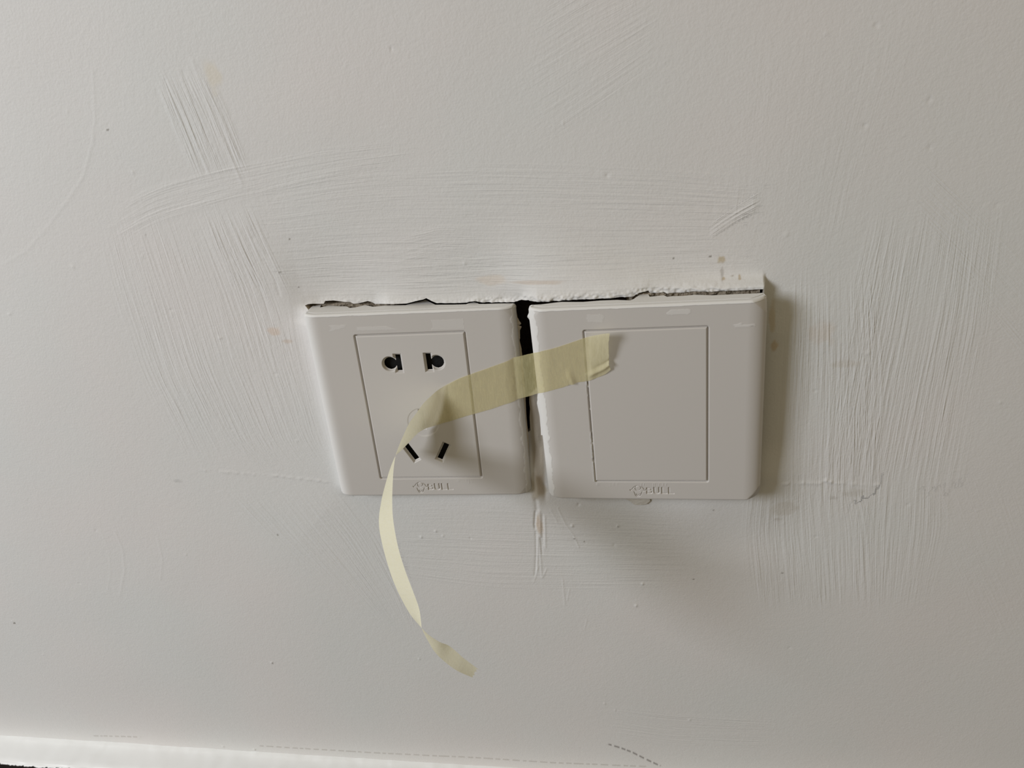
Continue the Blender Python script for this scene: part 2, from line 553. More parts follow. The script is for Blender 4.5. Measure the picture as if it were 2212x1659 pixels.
bl.append(bundle([(1950, 1000, 200), (1940, 1150, 220), (1925, 1330, 160)], 0.22, 26, 112, fade=0.25, layer=0))
bl.append(bundle([(830, 1170, 160), (1050, 1180, 200), (1500, 1190, 180)], 0.14, 44, 113, True, layer=3))
bl.append(bundle([(1700, 600, 300), (1735, 400, 320), (1780, 150, 380), (1800, 10, 380)], 0.06, 40, 114, fade=0.3, layer=1))
bl.append(bundle([(1120, 200, 300), (1280, 100, 300), (1450, 0, 260)], 0.12, 22, 115, True, fade=0.3, layer=0))
bl.append(bundle([(1960, 400, 160), (2100, 540, 170), (2260, 720, 180)], 0.16, 16, 116, True, fade=0.25, layer=3))
bl.append(bundle([(1530, 505, 34), (1590, 465, 36), (1650, 432, 44)], 0.36, 7, 117, True, fade=0.2, layer=3))
bl.append(bundle([(1300, 1560, 70), (1450, 1580, 70), (1700, 1590, 60)], 0.16, 12, 118, True, layer=0))
bl.append(bundle([(850, 545, 60), (950, 520, 60), (1050, 520, 50)], 0.22, 9, 119, True, fade=0.3, layer=3))
bl.append(bundle([(2080, 1000, 240), (2150, 1200, 240), (2240, 1400, 240)], 0.06, 30, 120, layer=1))
for h in bl:
    H += h
for pts, w_, a_ in (([(195, 150), (200, 260), (195, 310), (175, 385), (145, 430), (100, 490), (50, 545), (0, 575)], 0.42, 0.14),
                    ([(245, 1150), (262, 1190), (266, 1235), (256, 1290)], 0.5, 0.14), ([(215, 1150), (232, 1190), (236, 1240), (228, 1285)], 0.5, 0.08),
                    ([(338, 1165), (348, 1210), (344, 1255)], 0.4, 0.14), ([(545, 515), (565, 560), (590, 600), (600, 640)], 0.5, -0.30), ([(548, 525), (565, 545)], 0.8, 0.3),
                    ([(352, 176), (395, 270), (440, 372)], 0.5, -0.35), ([(358, 176), (401, 270), (446, 372)], 0.5, 0.22), ([(410, 130), (440, 210), (470, 290), (520, 400)], 0.45, 0.25), ([(390, 155), (430, 260), (470, 350)], 0.4, -0.25),
                    ([(1205, 1096), (1222, 1134), (1240, 1160), (1250, 1185)], 0.35, 0.30), ([(1190, 1100), (1204, 1128)], 0.35, 0.2), ([(1153, 1260), (1163, 1225)], 0.35, 0.2), ([(1215, 1255), (1220, 1310)], 0.35, 0.2), ([(1225, 1300), (1230, 1275)], 0.3, 0.2),
                    ([(1250, 1330), (1268, 1340), (1262, 1364)], 0.3, 0.14)):
    H += arc(pts, w_, a_)
# the crack and ridge running down from the gap
for (pts, w_, a_) in (([(1158, 1078), (1160, 1100)], 0.9, -0.7), ([(1157, 1105), (1155, 1135), (1156, 1142)], 0.55, -0.9), ([(1157, 1150), (1158, 1200), (1155, 1245)], 0.45, -0.4), ([(1163, 1140), (1166, 1190), (1170, 1250)], 0.4, 0.3),
                      ([(1177, 1115), (1178, 1185)], 0.4, 0.35), ([(1172, 1110), (1172, 1180)], 0.35, -0.35), ([(1166, 1102), (1167, 1160)], 0.35, 0.4), ([(1162, 1160), (1160, 1235)], 0.35, 0.35), ([(1168, 1165), (1171, 1200)], 0.35, -0.35), ([(1172, 1250), (1180, 1232)], 0.35, 0.3)):
    H += arc(pts, w_, a_)
# ledge left of the socket and right of the blank plate
for pts in ([(430, 1018), (520, 1026), (600, 1032), (712, 1042)], [(1690, 1042), (1760, 1046), (1800, 1046), (1900, 1050)]):
    P = at(np.array([p[0] for p in pts], float), np.array([p[1] for p in pts], float))[:, :2]
    d = seg_dist(A, B, P)
    H += FINE * np.exp(-(d / 0.7) ** 2) * 0.45 * np.clip(vnoise(A / 1.6, B / 1.2, 41) + 0.25, 0, 1)
# loose specks
for _ in range(42):
    x_, y_ = rng.rand() * 2212, rng.rand() * 1620
    p = at(x_, y_)
    r_ = 0.35 + 0.35 * rng.rand()
    mk = (np.abs(A - p[0]) < 3) & (np.abs(B - p[1]) < 3)
    H[mk] += (0.22 if rng.rand() < 0.6 else -0.25) * np.exp(-((A[mk] - p[0]) ** 2 + (B[mk] - p[1]) ** 2) / r_ ** 2)
for x_, y_, s_ in ((909, 1163, .7), (940, 1150, .7), (956, 1160, .5), (1236, 1136, 1.0), (1250, 1088, -0.8), (1335, 1137, .6), (1388, 1264, .8), (1374, 1311, .8), (1785, 1040, 1.1), (1795, 1043, .9), (585, 1435, .8), (904, 1428, .5), (480, 1617, 1.2), (548, 1623, 1.3), (660, 1640, .5), (640, 955, .4), (1490, 1560, .5)):
    p = at(x_, y_)
    mk = (np.abs(A - p[0]) < 4) & (np.abs(B - p[1]) < 4)
    H[mk] += 0.55 * s_ * np.exp(-((A[mk] - p[0]) ** 2 + (B[mk] - p[1]) ** 2) / 0.55 ** 2)
# crumbly rim over the crack
rim = np.exp(-(d_up / 2.4) ** 2) * sstep(20, 36, A) * (1 - sstep(110, 135, A)) + 0.5 * np.exp(-(d_up / 1.6) ** 2)
rim *= sstep(-44, -40, A) * (1 - sstep(134, 136, A)) * (B > ctop - 1)
H += FINE * rim * (0.55 * vnoise(A / 1.9, B / 0.9, 51) + 0.40 * vnoise(A / 0.75, B / 0.7, 52) + 0.5 * np.clip(vnoise(A / 3.3, B / 2.0, 53), 0, 1))

# colour of shaped stains and pencil, plus shade painted on the gap strip
stain_shade = np.ones(A.shape + (3,))
def blot(x, y, rx, ry, col, seed, soft=0.5):
    p = at(x, y)
    q = at(x + rx, y)
    r = at(x, y + ry)
    ex, ey = abs(q[0] - p[0]), abs(r[1] - p[1])
    mk = (np.abs(A - p[0]) < 2 * ex + 2) & (np.abs(B - p[1]) < 2 * ey + 2)
    a_, b_ = A[mk], B[mk]
    d = np.sqrt(((a_ - p[0]) / ex) ** 2 + ((b_ - p[1]) / ey) ** 2) + 0.7 * vnoise(a_ / (ex * .5 + .2), b_ / (ey * .5 + .2), seed)
    k = (1 - sstep(1 - soft, 1.0 + soft * .3, d))[:, None]
    stain_shade[mk] *= 1 - k * (1 - np.array(col))
for i, (x, y, rx, ry, c) in enumerate(((1559, 563, 9, 9, (.78, .70, .55)), (1560, 593, 5, 13, (.72, .70, .68)), (1563, 602, 6, 3, (.75, .65, .5)), (1598, 598, 4, 5, (.72, .62, .48)), (1582, 597, 3, 2, (.7, .66, .6)),
                                       (592, 718, 16, 11, (.98, .88, .80)), (620, 740, 14, 5, (.93, .86, .80)), (1060, 607, 40, 14, (1, .94, .88)), (1160, 607, 60, 5, (.93, .86, .80)), (455, 165, 22, 40, (1, .96, .88)),
                                       (1800, 1078, 10, 4, (.85, .84, .82)), (1845, 1068, 28, 12, (.9, .89, .87)), (1690, 1098, 34, 18, (.9, .88, .85)), (1680, 1122, 12, 4, (.85, .83, .8)),
                                       (1165, 1130, 8, 26, (.88, .78, .68)), (1163, 1050, 16, 34, (.72, .65, .54)), (1157, 950, 18, 130, (.58, .52, .44)), (1668, 690, 8, 36, (.90, .82, .70)), (1672, 745, 9, 14, (.88, .76, .62)), (1780, 720, 30, 30, (.98, .93, .89)), (1830, 790, 34, 8, (.93, .91, .88)), (380, 1042, 14, 4, (.86, .86, .86)))):  # blots along the gap: beige tint with the gap's shade painted in
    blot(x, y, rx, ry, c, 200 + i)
for i, (x, y) in enumerate(((1335, 1137), (1498, 1254), (27, 1350), (601, 592), (622, 519), (1240, 1165), (1262, 1172), (1690, 1240), (598, 1158), (587, 1436), (311, 508), (228, 282), (1540, 1096), (1455, 560), (1535, 556), (2038, 286), (640, 625), (905, 1035))):
    blot(x, y, 1.9 + (i % 3) * 0.5, 1.7, (.42, .40, .37), 300 + i, 0.4)
def pencil(pts, dash, col, w):
    P = at(np.array([p[0] for p in pts], float), np.array([p[1] for p in pts], float))[:, :2]
    lo, hi = P.min(0) - 2, P.max(0) + 2
    mk = (A > lo[0]) & (A < hi[0]) & (B > lo[1]) & (B < hi[1])
    a_, b_ = A[mk], B[mk]
    d = seg_dist(a_, b_, P)
    k = np.exp(-(d / w) ** 2) * (np.mod(a_ / dash + 0.6 * vnoise(a_ / 5, b_ * 0, 61), 1) < 0.68)
    stain_shade[mk] *= 1 - k[:, None] * (1 - np.array(col))
pencil([(560, 1615), (800, 1630), (1000, 1640), (1200, 1653), (1400, 1660)], 5.0, (.72, .70, .67), 0.42)
pencil([(200, 1594), (300, 1597)], 4.0, (.72, .70, .67), 0.42)
pencil([(1316, 1613), (1340, 1620), (1365, 1629), (1395, 1644), (1425, 1658)], 3.4, (.35, .33, .32), 0.55)

inh = inside(A, B, hole)
keep_v = ~inh
nx, ny = len(ca), len(cb)
quads = grid_quads(nx, ny)
kv = keep_v.ravel()
okq = kv[quads].all(1)
quads = quads[okq]
# directed boundary edges of the kept cells
e = np.concatenate([quads[:, [0, 1]], quads[:, [1, 2]], quads[:, [2, 3]], quads[:, [3, 0]]])
key = e[:, 0].astype(np.int64) * (nx * ny) + e[:, 1]
rev = e[:, 1].astype(np.int64) * (nx * ny) + e[:, 0]
bd = e[~np.isin(key, rev)]
fa, fb = A.ravel().copy(), B.ravel().copy()
near_hole = (fa > -60) & (fa < 150) & (fb > -60) & (fb < 70)
bd = bd[near_hole[bd].all(1)]
bv = np.unique(bd)
n = len(hole)
bx, by = fa[bv], fb[bv]
best = np.full(len(bv), 1e9)
qx, qy = bx.copy(), by.copy()
for i in range(n):
    p, q = hole[i], hole[(i + 1) % n]
    d_ = q - p
    t = np.clip(((bx - p[0]) * d_[0] + (by - p[1]) * d_[1]) / (d_ @ d_ + 1e-12), 0, 1)
    x_, y_ = p[0] + t * d_[0], p[1] + t * d_[1]
    dd = np.hypot(bx - x_, by - y_)
    m_ = dd < best
    best[m_] = dd[m_]
    qx[m_], qy[m_] = x_[m_], y_[m_]
ok = best < 1.2
fa[bv[ok]], fb[bv[ok]] = qx[ok], qy[ok]
verts = np.stack([fa, fb, H.ravel()], -1)
used = np.zeros(len(verts), bool)
used[quads.ravel()] = True
remap = np.cumsum(used) - 1
V = verts[used]
Q = remap[quads]
Cc = stain_shade.reshape(-1, 3)[used]
# broken thickness of the plaster round the hole
b0 = remap[bd[:, 0]]
b1 = remap[bd[:, 1]]
nb = len(bv)
mp_ = {int(v): i for i, v in enumerate(remap[bv])}
top = V[remap[bv]]
low = top.copy()
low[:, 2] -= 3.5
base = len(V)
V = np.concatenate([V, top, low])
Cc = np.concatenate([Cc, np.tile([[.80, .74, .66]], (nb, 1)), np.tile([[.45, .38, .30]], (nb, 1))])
i0 = np.array([mp_[int(v)] for v in b0])
i1 = np.array([mp_[int(v)] for v in b1])
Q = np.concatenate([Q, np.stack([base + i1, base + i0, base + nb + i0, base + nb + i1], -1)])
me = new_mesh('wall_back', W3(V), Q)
set_color(me, 'stain_shade', Cc)
for k_, la in enumerate(LAYERS):
    a_ = me.attributes.new('brush_%d' % k_, 'FLOAT_VECTOR', 'POINT')
    vec = np.concatenate([la.reshape(-1, 3)[used], np.zeros((2 * nb, 3))]).astype(np.float32)
    a_.data.foreach_set('vector', vec.ravel())
wall = link('wall_back', me, M_WALL)
wall['kind'] = 'structure'
wall['label'] = 'white brush painted wall with a rough cut hole behind the two plates'

def box_mm(lo, hi, open_front=False):
    x0, y0, z0 = lo
    x1, y1, z1 = hi
    v = np.array([[x0, y0, z0], [x1, y0, z0], [x1, y1, z0], [x0, y1, z0], [x0, y0, z1], [x1, y0, z1], [x1, y1, z1], [x0, y1, z1]], float)
    q = [[3, 2, 1, 0], [0, 1, 5, 4], [1, 2, 6, 5], [2, 3, 7, 6], [3, 0, 4, 7]]
    if not open_front:
        q.append([4, 5, 6, 7])
    return v, q

# recess behind the plates (seen black through the gap) and the raw mortar seen in the crack
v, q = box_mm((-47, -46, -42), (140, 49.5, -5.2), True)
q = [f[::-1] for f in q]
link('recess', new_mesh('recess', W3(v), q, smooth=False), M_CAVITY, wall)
def rough_block(lo, hi, step, amp, seed):                       # raw mortar lip, relief on its visible face
    xs = lines((lo[0], hi[0], step))
    ys = lines((lo[1], hi[1], step))
    X, Y = np.meshgrid(xs, ys)
    Z = hi[2] + amp * vnoise(X / 1.1, Y / 1.1, seed) + amp * .5 * vnoise(X / .5, Y / .5, seed + 1)
    v = np.stack([X, Y, Z], -1).reshape(-1, 3)
    q = grid_quads(len(xs), len(ys))
    v2, q2 = box_mm(lo, (hi[0], hi[1], hi[2] - amp))
    return np.concatenate([v, v2]), np.concatenate([q, np.array(q2) + len(v)])
v, q = rough_block((-44.5, 30.0, -16), (-6, 43.4, -4.6), 0.4, 1.2, 71)
v2, q2 = rough_block((86, 30, -14), (134.0, 45.1, 2.2), 0.4, 1.2, 73)
me = new_mesh('mortar', W3(np.concatenate([v, v2])), np.concatenate([q, q2 + len(v)]))
link('mortar', me, M_MORTAR, wall)

# ---------------------------------------------------------------- plates
def stroke_letters():
    """BULL in bold strokes, in plate mm; list of (polyline, half width)"""
    hgt, y0 = 3.05, -39.95
    hw = 0.30
    out = []
    def bez(p0, p1, p2, n=8):
        t = np.linspace(0, 1, n)[:, None]
        return list((1 - t) ** 2 * np.array(p0) + 2 * t * (1 - t) * np.array(p1) + t ** 2 * np.array(p2))
    def arc_(cx, cy, rx, ry, a0, a1, n=12):
        a = np.radians(np.linspace(a0, a1, n))
        return list(np.stack([cx + rx * np.cos(a), cy + ry * np.sin(a)], -1))
    x = -1.55
    m_ = y0 + hgt * 0.53
    out.append(([(x, y0 + hw), (x, y0 + hgt - hw)], hw * 1.25))
    out.append(([(x, y0 + hgt - hw), (x + 1.1, y0 + hgt - hw)] + arc_(x + 1.1, (m_ + y0 + hgt - hw) / 2, 0.6, (y0 + hgt - hw - m_) / 2, 90, -90) + [(x, m_)], hw))
    out.append(([(x, m_), (x + 1.2, m_)] + arc_(x + 1.2, (m_ + y0 + hw) / 2, 0.72, (m_ - y0 - hw) / 2, 90, -90) + [(x, y0 + hw)], hw))
    x = 1.32
    out.append(([(x, y0 + hgt)] + [(x, y0 + 0.95)] + arc_(x + 0.98, y0 + 0.98, 0.98, 0.98 - hw * .9, 180, 360) + [(x + 1.96, y0 + hgt)], hw * 1.1))
    x = 4.45
    for k in (0, 2.75):
        out.append(([(x + k, y0 + hgt), (x + k, y0 + hw), (x + k + 1.75, y0 + hw)], hw * 1.1))
    return out

def logo_strokes():
    z = lambda pts: [tuple(on_plate(np.array(860 + x / 15.8), np.array(1030 + y / 15.8), RL, CL)[:2]) for x, y in pts]
    s = []
    th = np.radians(np.linspace(0, 360, 30))
    s.append((z([(750 + 88 * math.cos(t), 268 + 76 * math.sin(t)) for t in th]), 0.10))
    s.append((z([(568, 318), (600, 262), (650, 215), (705, 192), (750, 184), (810, 190), (870, 225), (915, 265), (950, 318)]), 0.12))
    s.append((z([(520, 338), (545, 350), (590, 366), (640, 376), (750, 382), (880, 376), (940, 364), (985, 350), (1000, 330)]), 0.10))
    s.append((z([(525, 332), (545, 350)]), 0.25))
    s.append((z([(985, 345), (1000, 325)]), 0.22))
    s.append((z([(640, 376), (685, 470), (715, 520), (750, 540), (820, 540), (855, 510), (895, 385)]), 0.12))
    s.append((z([(722, 460), (755, 510), (785, 510), (838, 462)]), 0.08))
    return s

STROKES = stroke_letters() + logo_strokes()

GAP_X = [660, 680, 692, 700, 720, 750, 790, 806, 815, 860, 1110, 1150, 1340, 1362, 1375, 1385, 1400, 1500, 1560, 1650]
GAP_P = [3.0, 2.5, 5.5, 8.0, 10.0, 8.5, 8.0, 7.0, 3.0, 2.6, 2.4, 2.2, 2.6, 5.0, 6.0, 4.0, 6.0, 6.5, 7.0, 6.5]
def lip(R, C, right):                                          # ragged back edge of the painted top, following the crack
    pts = []
    for x, y in crack_px:
        if (x > 1145) == right and not (1112 < x < 1150):
            d = ray(x, y)
            n = R[:, 1]
            k = ((C - CAM) @ n + 43.05) / (d @ n)
            q = (CAM + d * k - C) @ R
            pts.append((q[0], q[2] + np.interp(x, GAP_X, GAP_P) / 1.8))
    pts = np.array(sorted(pts))
    return lambda u: np.interp(u, pts[:, 0], pts[:, 1])

def frame_mesh(name, R, C, back, paint_left, paint_right, seed, patches, open_top_lip, wash, facet):
    us = lines((-43, -37.5, 0.22), (-37.5, -23.6, 0.4), (-23.6, -22.0, 0.10), (-22.0, -9.3, 0.30), (-9.3, 9.9, 0.085), (9.9, 22.0, 0.30), (22.0, 23.6, 0.10), (23.6, 37.5, 0.4), (37.5, 43, 0.22))
    vs = lines((-43, -41.4, 0.15), (-41.4, -36.0, 0.085), (-36.0, -34.6, 0.12), (-34.6, -33.2, 0.08), (-33.2, 33.4, 0.45), (33.4, 34.8, 0.08), (34.8, 41.4, 0.20), (41.4, 43, 0.13))
    U, Vv = np.meshgrid(us, vs)
    au, av = np.abs(U), np.abs(Vv)
    d = np.clip((au - 36.4) / 6.6, 0, 1)
    Wd = -3.6 * (1 - np.sqrt(np.maximum(1 - 0.985 * d * d, 0))) - 0.15 * d
    d2 = np.clip((av - 42.05) / 0.95, 0, 1)
    Wd += -0.95 * (1 - np.sqrt(np.maximum(1 - 0.97 * d2 * d2, 0)))
    Wd -= facet * np.maximum(au + av - 80.4, 0) * np.where(U > 0, 1.0, 0.25)
    # opening with soft lip and a step
    g = np.maximum(au - 22.75, av - 34.05)
    cr = np.hypot(np.maximum(au - 21.9, 0), np.maximum(av - 33.2, 0)) - 0.85
    g = np.where((au > 21.9) & (av > 33.2), cr, g)
    Wd += -0.16 * (1 - sstep(0.02, 0.34, g)) - 0.75 * (1 - sstep(-0.12, 0.02, g)) - 2.4 * (1 - sstep(-3.2, -3.0, g))
    # engraving
    eng = np.full(U.shape, 1e9)
    mk = (U > -9.6) & (U < 10.2) & (Vv < -35.2) & (Vv > -42)
    for pts, hw in STROKES:
        eng[mk] = np.minimum(eng[mk], seg_dist(U[mk], Vv[mk], pts) - hw)
    Wd -= 0.34 * (1 - sstep(-0.08, 0.08, eng))
    # paint left on the plastic
    ns = vnoise(Vv / 2.2, U * 0 + 3, seed) * 0.9 + vnoise(Vv / 0.7, U * 0 + 5, seed + 1) * 0.5
    nt_ = vnoise(U / 3.1, Vv * 0 + 3, seed + 2) * 0.7 + vnoise(U / 0.8, Vv * 0 + 5, seed + 3) * 0.35
    P = sstep(42.05, 42.2, Vv + 0.35 * nt_)
    if paint_left is not None:
        P = np.maximum(P, sstep(paint_left - 0.1, paint_left + 0.1, -U + 1.1 * ns))
    if paint_right is not None:
        P = np.maximum(P, 0.55 * sstep(paint_right - 0.1, paint_right + 0.1, U + 1.1 * ns))
    P = np.maximum(P, wash * sstep(36.8, 42.0, -U))
    for (pts, k) in patches:
        uv = [on_plate(np.array(float(x)), np.array(float(y)), R, C)[:2] for x, y in pts]
        lo = np.min(uv, 0) - 1
        hi = np.max(uv, 0) + 1
        mk2 = (U > lo[0]) & (U < hi[0]) & (Vv > lo[1]) & (Vv < hi[1])
        jx = U[mk2] + 0.7 * vnoise(U[mk2] / 0.9, Vv[mk2] / 0.9, seed + 7)
        jy = Vv[mk2] + 0.35 * vnoise(U[mk2] / 0.9, Vv[mk2] / 0.9, seed + 8)
        sub = P[mk2]
        sub[inside(jx, jy, uv)] = k
        P[mk2] = sub
    if wash < 0.5:                                              # dry paint crumbs in the left groove
        cr_ = sstep(0.05, 0.3, vnoise(Vv / 1.3, U / 0.5, 371) + 0.9 * vnoise(Vv / 6.0, U * 0 + 1.2, 372) + 0.12 - 0.012 * Vv) * (np.abs(U + 22.75) < 0.55) * (np.abs(Vv) < 34)
        Wd += 0.55 * cr_ * (g < 0.1)
        P = np.maximum(P, cr_)
    # brushed drips under the panel
    for x0 in (open_top_lip or ()):
        ln = 1.0 + 1.4 * np.random.RandomState(int(x0 * 10) + 500).rand()
        Wd += 0.10 * np.exp(-((U - x0 - 0.06 * (Vv + 35)) / 0.11) ** 2) * (Vv < -34.6) * (Vv > -34.8 - ln)
    Wd += 0.13 * P * (g > 0.4)
    rr = 1.3                                                    # rounded outline
    k = (au > 43 - rr) & (av > 43 - rr)
    dx, dy = au - (43 - rr), av - (43 - rr)
    L = np.maximum(np.hypot(dx, dy), 1e-9)
    sc = np.where(k, np.maximum(dx, dy) / L, 1.0)
    U = np.where(k, np.sign(U) * (43 - rr + dx * sc), U)
    Vv = np.where(k, np.sign(Vv) * (43 - rr + dy * sc), Vv)
    brown_tint = np.zeros_like(U)
    loc = np.stack([U, Vv, Wd], -1).reshape(-1, 3)
    nx_, ny_ = len(us), len(vs)
    q = grid_quads(nx_, ny_)
    ring = np.concatenate([np.arange(nx_), nx_ * np.arange(1, ny_) + nx_ - 1, nx_ * (ny_ - 1) + np.arange(nx_ - 2, -1, -1), nx_ * np.arange(ny_ - 2, 0, -1)])
    # side: down 1.6, a thin shadow step, then to the back
    vv = [loc]
    qq = [q]
    off_ = len(loc)
    prev = None
    c0 = loc[ring]
    sgn = c0.copy()
    segs = [((0.0, 0.0), (0.0, -1.6)), ((0.0, -1.6), (-0.22, -1.65)), ((-0.22, -1.65), (-0.22, -1.95)), ((-0.22, -1.95), (0.05, -2.0)), ((0.05, -2.0), (0.05, None))]
    prof = [p for sg_ in segs for p in sg_]
    for k_, (dx_, dz_) in enumerate(prof):
        r_ = c0.copy()
        r_[:, 0] += dx_ * np.sign(r_[:, 0]) * (np.abs(r_[:, 0]) > 41.6)
        r_[:, 1] += dx_ * np.sign(r_[:, 1]) * (np.abs(r_[:, 1]) > 41.6)
        bk = back(c0[:, 0], c0[:, 1])
        r_[:, 2] = c0[:, 2] + dz_ if dz_ is not None else bk
        r_[:, 2] = np.maximum(r_[:, 2], bk)
        vv.append(r_)
        cur = off_ + np.arange(len(ring))
        if k_ % 2 == 1:
            nxt = np.roll(np.arange(len(ring)), -1)
            qq.append(np.stack([prev, cur, cur[nxt], prev[nxt]], -1))
        prev = cur
        off_ += len(ring)
    loc = np.concatenate(vv)
    q = np.concatenate(qq)
    me = new_mesh(name, loc * MM, q)
    pf = np.concatenate([P.ravel()] + [np.where(np.abs(c0[:, 1]) * np.sign(c0[:, 1]) > 41.6, 1.0, 0.4 if paint_left is None else np.where(c0[:, 0] < -42.0, 1.0, 0.3))] * len(prof))
    set_float(me, 'paint', pf)
    gm = np.zeros(len(loc))
    if paint_left is not None and paint_right is None:
        gm[:len(P.ravel())] = (0.42 * sstep(79.4, 80.0, (U - Vv) + 0.9 * vnoise(U / 1.5, Vv / 1.5, 91)) * ((U > 20) & (Vv < -20))).ravel()  # lower right corner facet tinted brown
    set_float(me, 'brown_tint', gm)
    return me

def plate_root(name, R, C):
    o = bpy.data.objects.new(name, None)
    COL.objects.link(o)
    o.empty_display_size = 0.02
    # local (u, v, w) -> wall (a, b, h) -> world
    T = np.array([[1, 0, 0], [0, 0, -1], [0, 1, 0]], float)
    Mw = T @ R
    c = W3(C)
    o.matrix_world = Matrix([list(Mw[i]) + [c[i]] for i in range(3)] + [[0, 0, 0, 1]])
    return o

# socket
pp = lambda *a: list(zip(a[0::2], a[1::2]))
sock = plate_root('socket_outlet', RL, CL)
sock['label'] = 'white square two and three pin wall socket, left of the black gap'
sock['category'] = 'wall socket'
sock['group'] = 'square wall plates side by side'
left_patches = [(pp(709, 703, 747, 702, 744, 708, 728, 712, 712, 716, 716, 709), .26), (pp(770, 707, 835, 705, 858, 712, 830, 713, 772, 714), .26), (pp(930, 692, 1001, 689, 1003, 711, 931, 713, 936, 704), .22)]
me = frame_mesh('frame', RL, CL, lambda u, v: np.where(v > 41.5, lip(RL, CL, False)(u), -(6.0 - 0.0333 * u - 0.0152 * v)), 42.3, 41.2, 301, left_patches, (11.8, 12.4, 15.6, 16.6, 17.4, 18.2), 0.95, 0.12)
link('frame', me, M_PLATE, sock)

def hole_sdf(U, Vv):
    d = np.full(U.shape, 1e9)
    def rect_(cx, cy, hx, hy, ang=0):
        c, s = math.cos(ang), math.sin(ang)
        x = (U - cx) * c + (Vv - cy) * s
        y = -(U - cx) * s + (Vv - cy) * c
        qx_, qy_ = np.abs(x) - hx, np.abs(y) - hy
        return np.maximum(qx_, qy_)
    for sg in (-1, 1):
        d = np.minimum(d, np.hypot(U - sg * 9.75, Vv - 20.85) - 3.5)
        d = np.minimum(d, rect_(sg * 6.25, 21.05, 1.9, 4.4))
    for sg in (-1, 1):
        d = np.minimum(d, rect_(sg * 6.95, -20.9, 2.0, 5.0, sg * math.radians(-28)))
    d = np.minimum(d, rect_(0.1, -4.9, 1.35, 4.9))
    return d

def panel_mesh(name, holes, hw, hh, w0, tilt=(0, 0)):
    if holes:
        us = lines((-hw, -hw + 1, 0.12), (-hw + 1, -13.6, 0.5), (-13.6, 13.6, 0.115), (13.6, hw - 1, 0.5), (hw - 1, hw, 0.12))
        vs = lines((-hh, -hh + 1, 0.12), (-hh + 1, -26.8, 0.4), (-26.8, -15.4, 0.12), (-15.4, -11, 0.3), (-11, 4.5, 0.14), (4.5, 16, 0.4), (16, 26, 0.12), (26, hh - 1, 0.4), (hh - 1, hh, 0.12))
    else:
        us = lines((-hw, -hw + 1, 0.12), (-hw + 1, hw - 1, 1.2), (hw - 1, hw, 0.12))
        vs = lines((-hh, -hh + 1, 0.12), (-hh + 1, hh - 1, 1.2), (hh - 1, hh, 0.12))
    U, Vv = np.meshgrid(us, vs)
    e_ = np.minimum(hw - np.abs(U), hh - np.abs(Vv))
    Wd = w0 - 0.42 * (1 - np.clip(e_ / 0.5, 0, 1)) ** 1.5 + tilt[0] * U + tilt[1] * Vv
    q = grid_quads(len(us), len(vs))
    if holes:
        d = hole_sdf(U, Vv)
        rc = np.hypot(U - 0.4, Vv + 6.2) - 6.6
        Wd -= 0.16 * (1 - sstep(-0.3, 0.3, rc))
        Wd -= 1.15 * (1 - sstep(-0.74, -0.02, d))
        inner = (d < -0.80).ravel()
        q = q[~inner[q].all(1)]
        deep = (d < -0.70).ravel()
    nx_, ny_ = len(us), len(vs)
    loc = np.stack([U, Vv, Wd], -1).reshape(-1, 3)
    ring = np.concatenate([np.arange(nx_), nx_ * np.arange(1, ny_) + nx_ - 1, nx_ * (ny_ - 1) + np.arange(nx_ - 2, -1, -1), nx_ * np.arange(ny_ - 2, 0, -1)])
    low = loc[ring].copy()
    low[:, 2] = -1.02
    cur = len(loc) + np.arange(len(ring))
    nxt = np.roll(np.arange(len(ring)), -1)
    q = np.concatenate([q, np.stack([ring, cur, cur[nxt], ring[nxt]], -1)])
    loc = np.concatenate([loc, low])
    used = np.zeros(len(loc), bool)
    used[q.ravel()] = True
    rm = np.cumsum(used) - 1
    me = new_mesh(name, loc[used] * MM, rm[q])
    set_float(me, 'paint', np.zeros(int(used.sum())) + (0.10 if holes else 0.0))
    set_float(me, 'brown_tint', np.zeros(int(used.sum())))
    return me

panel = link('socket_panel', panel_mesh('socket_panel', True, 22.15, 33.45, 0.05), M_PLATE, sock)
panel['label'] = 'panel with pin holes'
v, q = box_mm((-14, -27, -3.1), (14, 27, -2.8))
link('socket_core', new_mesh('socket_core', v * MM, q, smooth=False), M_CORE, panel)['label'] = 'black plastic behind the pin holes'

def film(pts, parent, mat, name, R, C, w, back, u_in):
    """dried paint skin with a ragged edge: outline in plate mm, 0.25 mm thick"""
    uv = np.array([on_plate(np.array(float(x)), np.array(float(y)), R, C, w)[:2] for x, y in pts])
    s = np.linspace(0, 1, len(uv))
    t = np.linspace(0, 1, len(uv) * 6)
    u = np.interp(t, s, uv[:, 0]) + 0.30 * vnoise(t * len(uv) * 3, t * 0 + 1.5, 401)
    vv = np.interp(t, s, uv[:, 1])
    n_ = len(t)
    ui = np.full(n_, u_in)
    f = np.stack([u, vv, np.full(n_, w)], -1)
    fi = np.stack([ui, vv, np.full(n_, w + 0.1)], -1)
    bk = np.stack([u, vv, np.full(n_, w - back)], -1)
    bi = np.stack([ui, vv, np.full(n_, w - back)], -1)
    V_ = np.concatenate([fi, f, bk, bi])
    q_ = []
    for a0, a1 in ((0, n_), (n_, 2 * n_), (2 * n_, 3 * n_)):
        q_ += [[a0 + i, a0 + i + 1, a1 + i + 1, a1 + i] for i in range(n_ - 1)]
    return link(name, new_mesh(name, V_ * MM, q_), mat, parent)

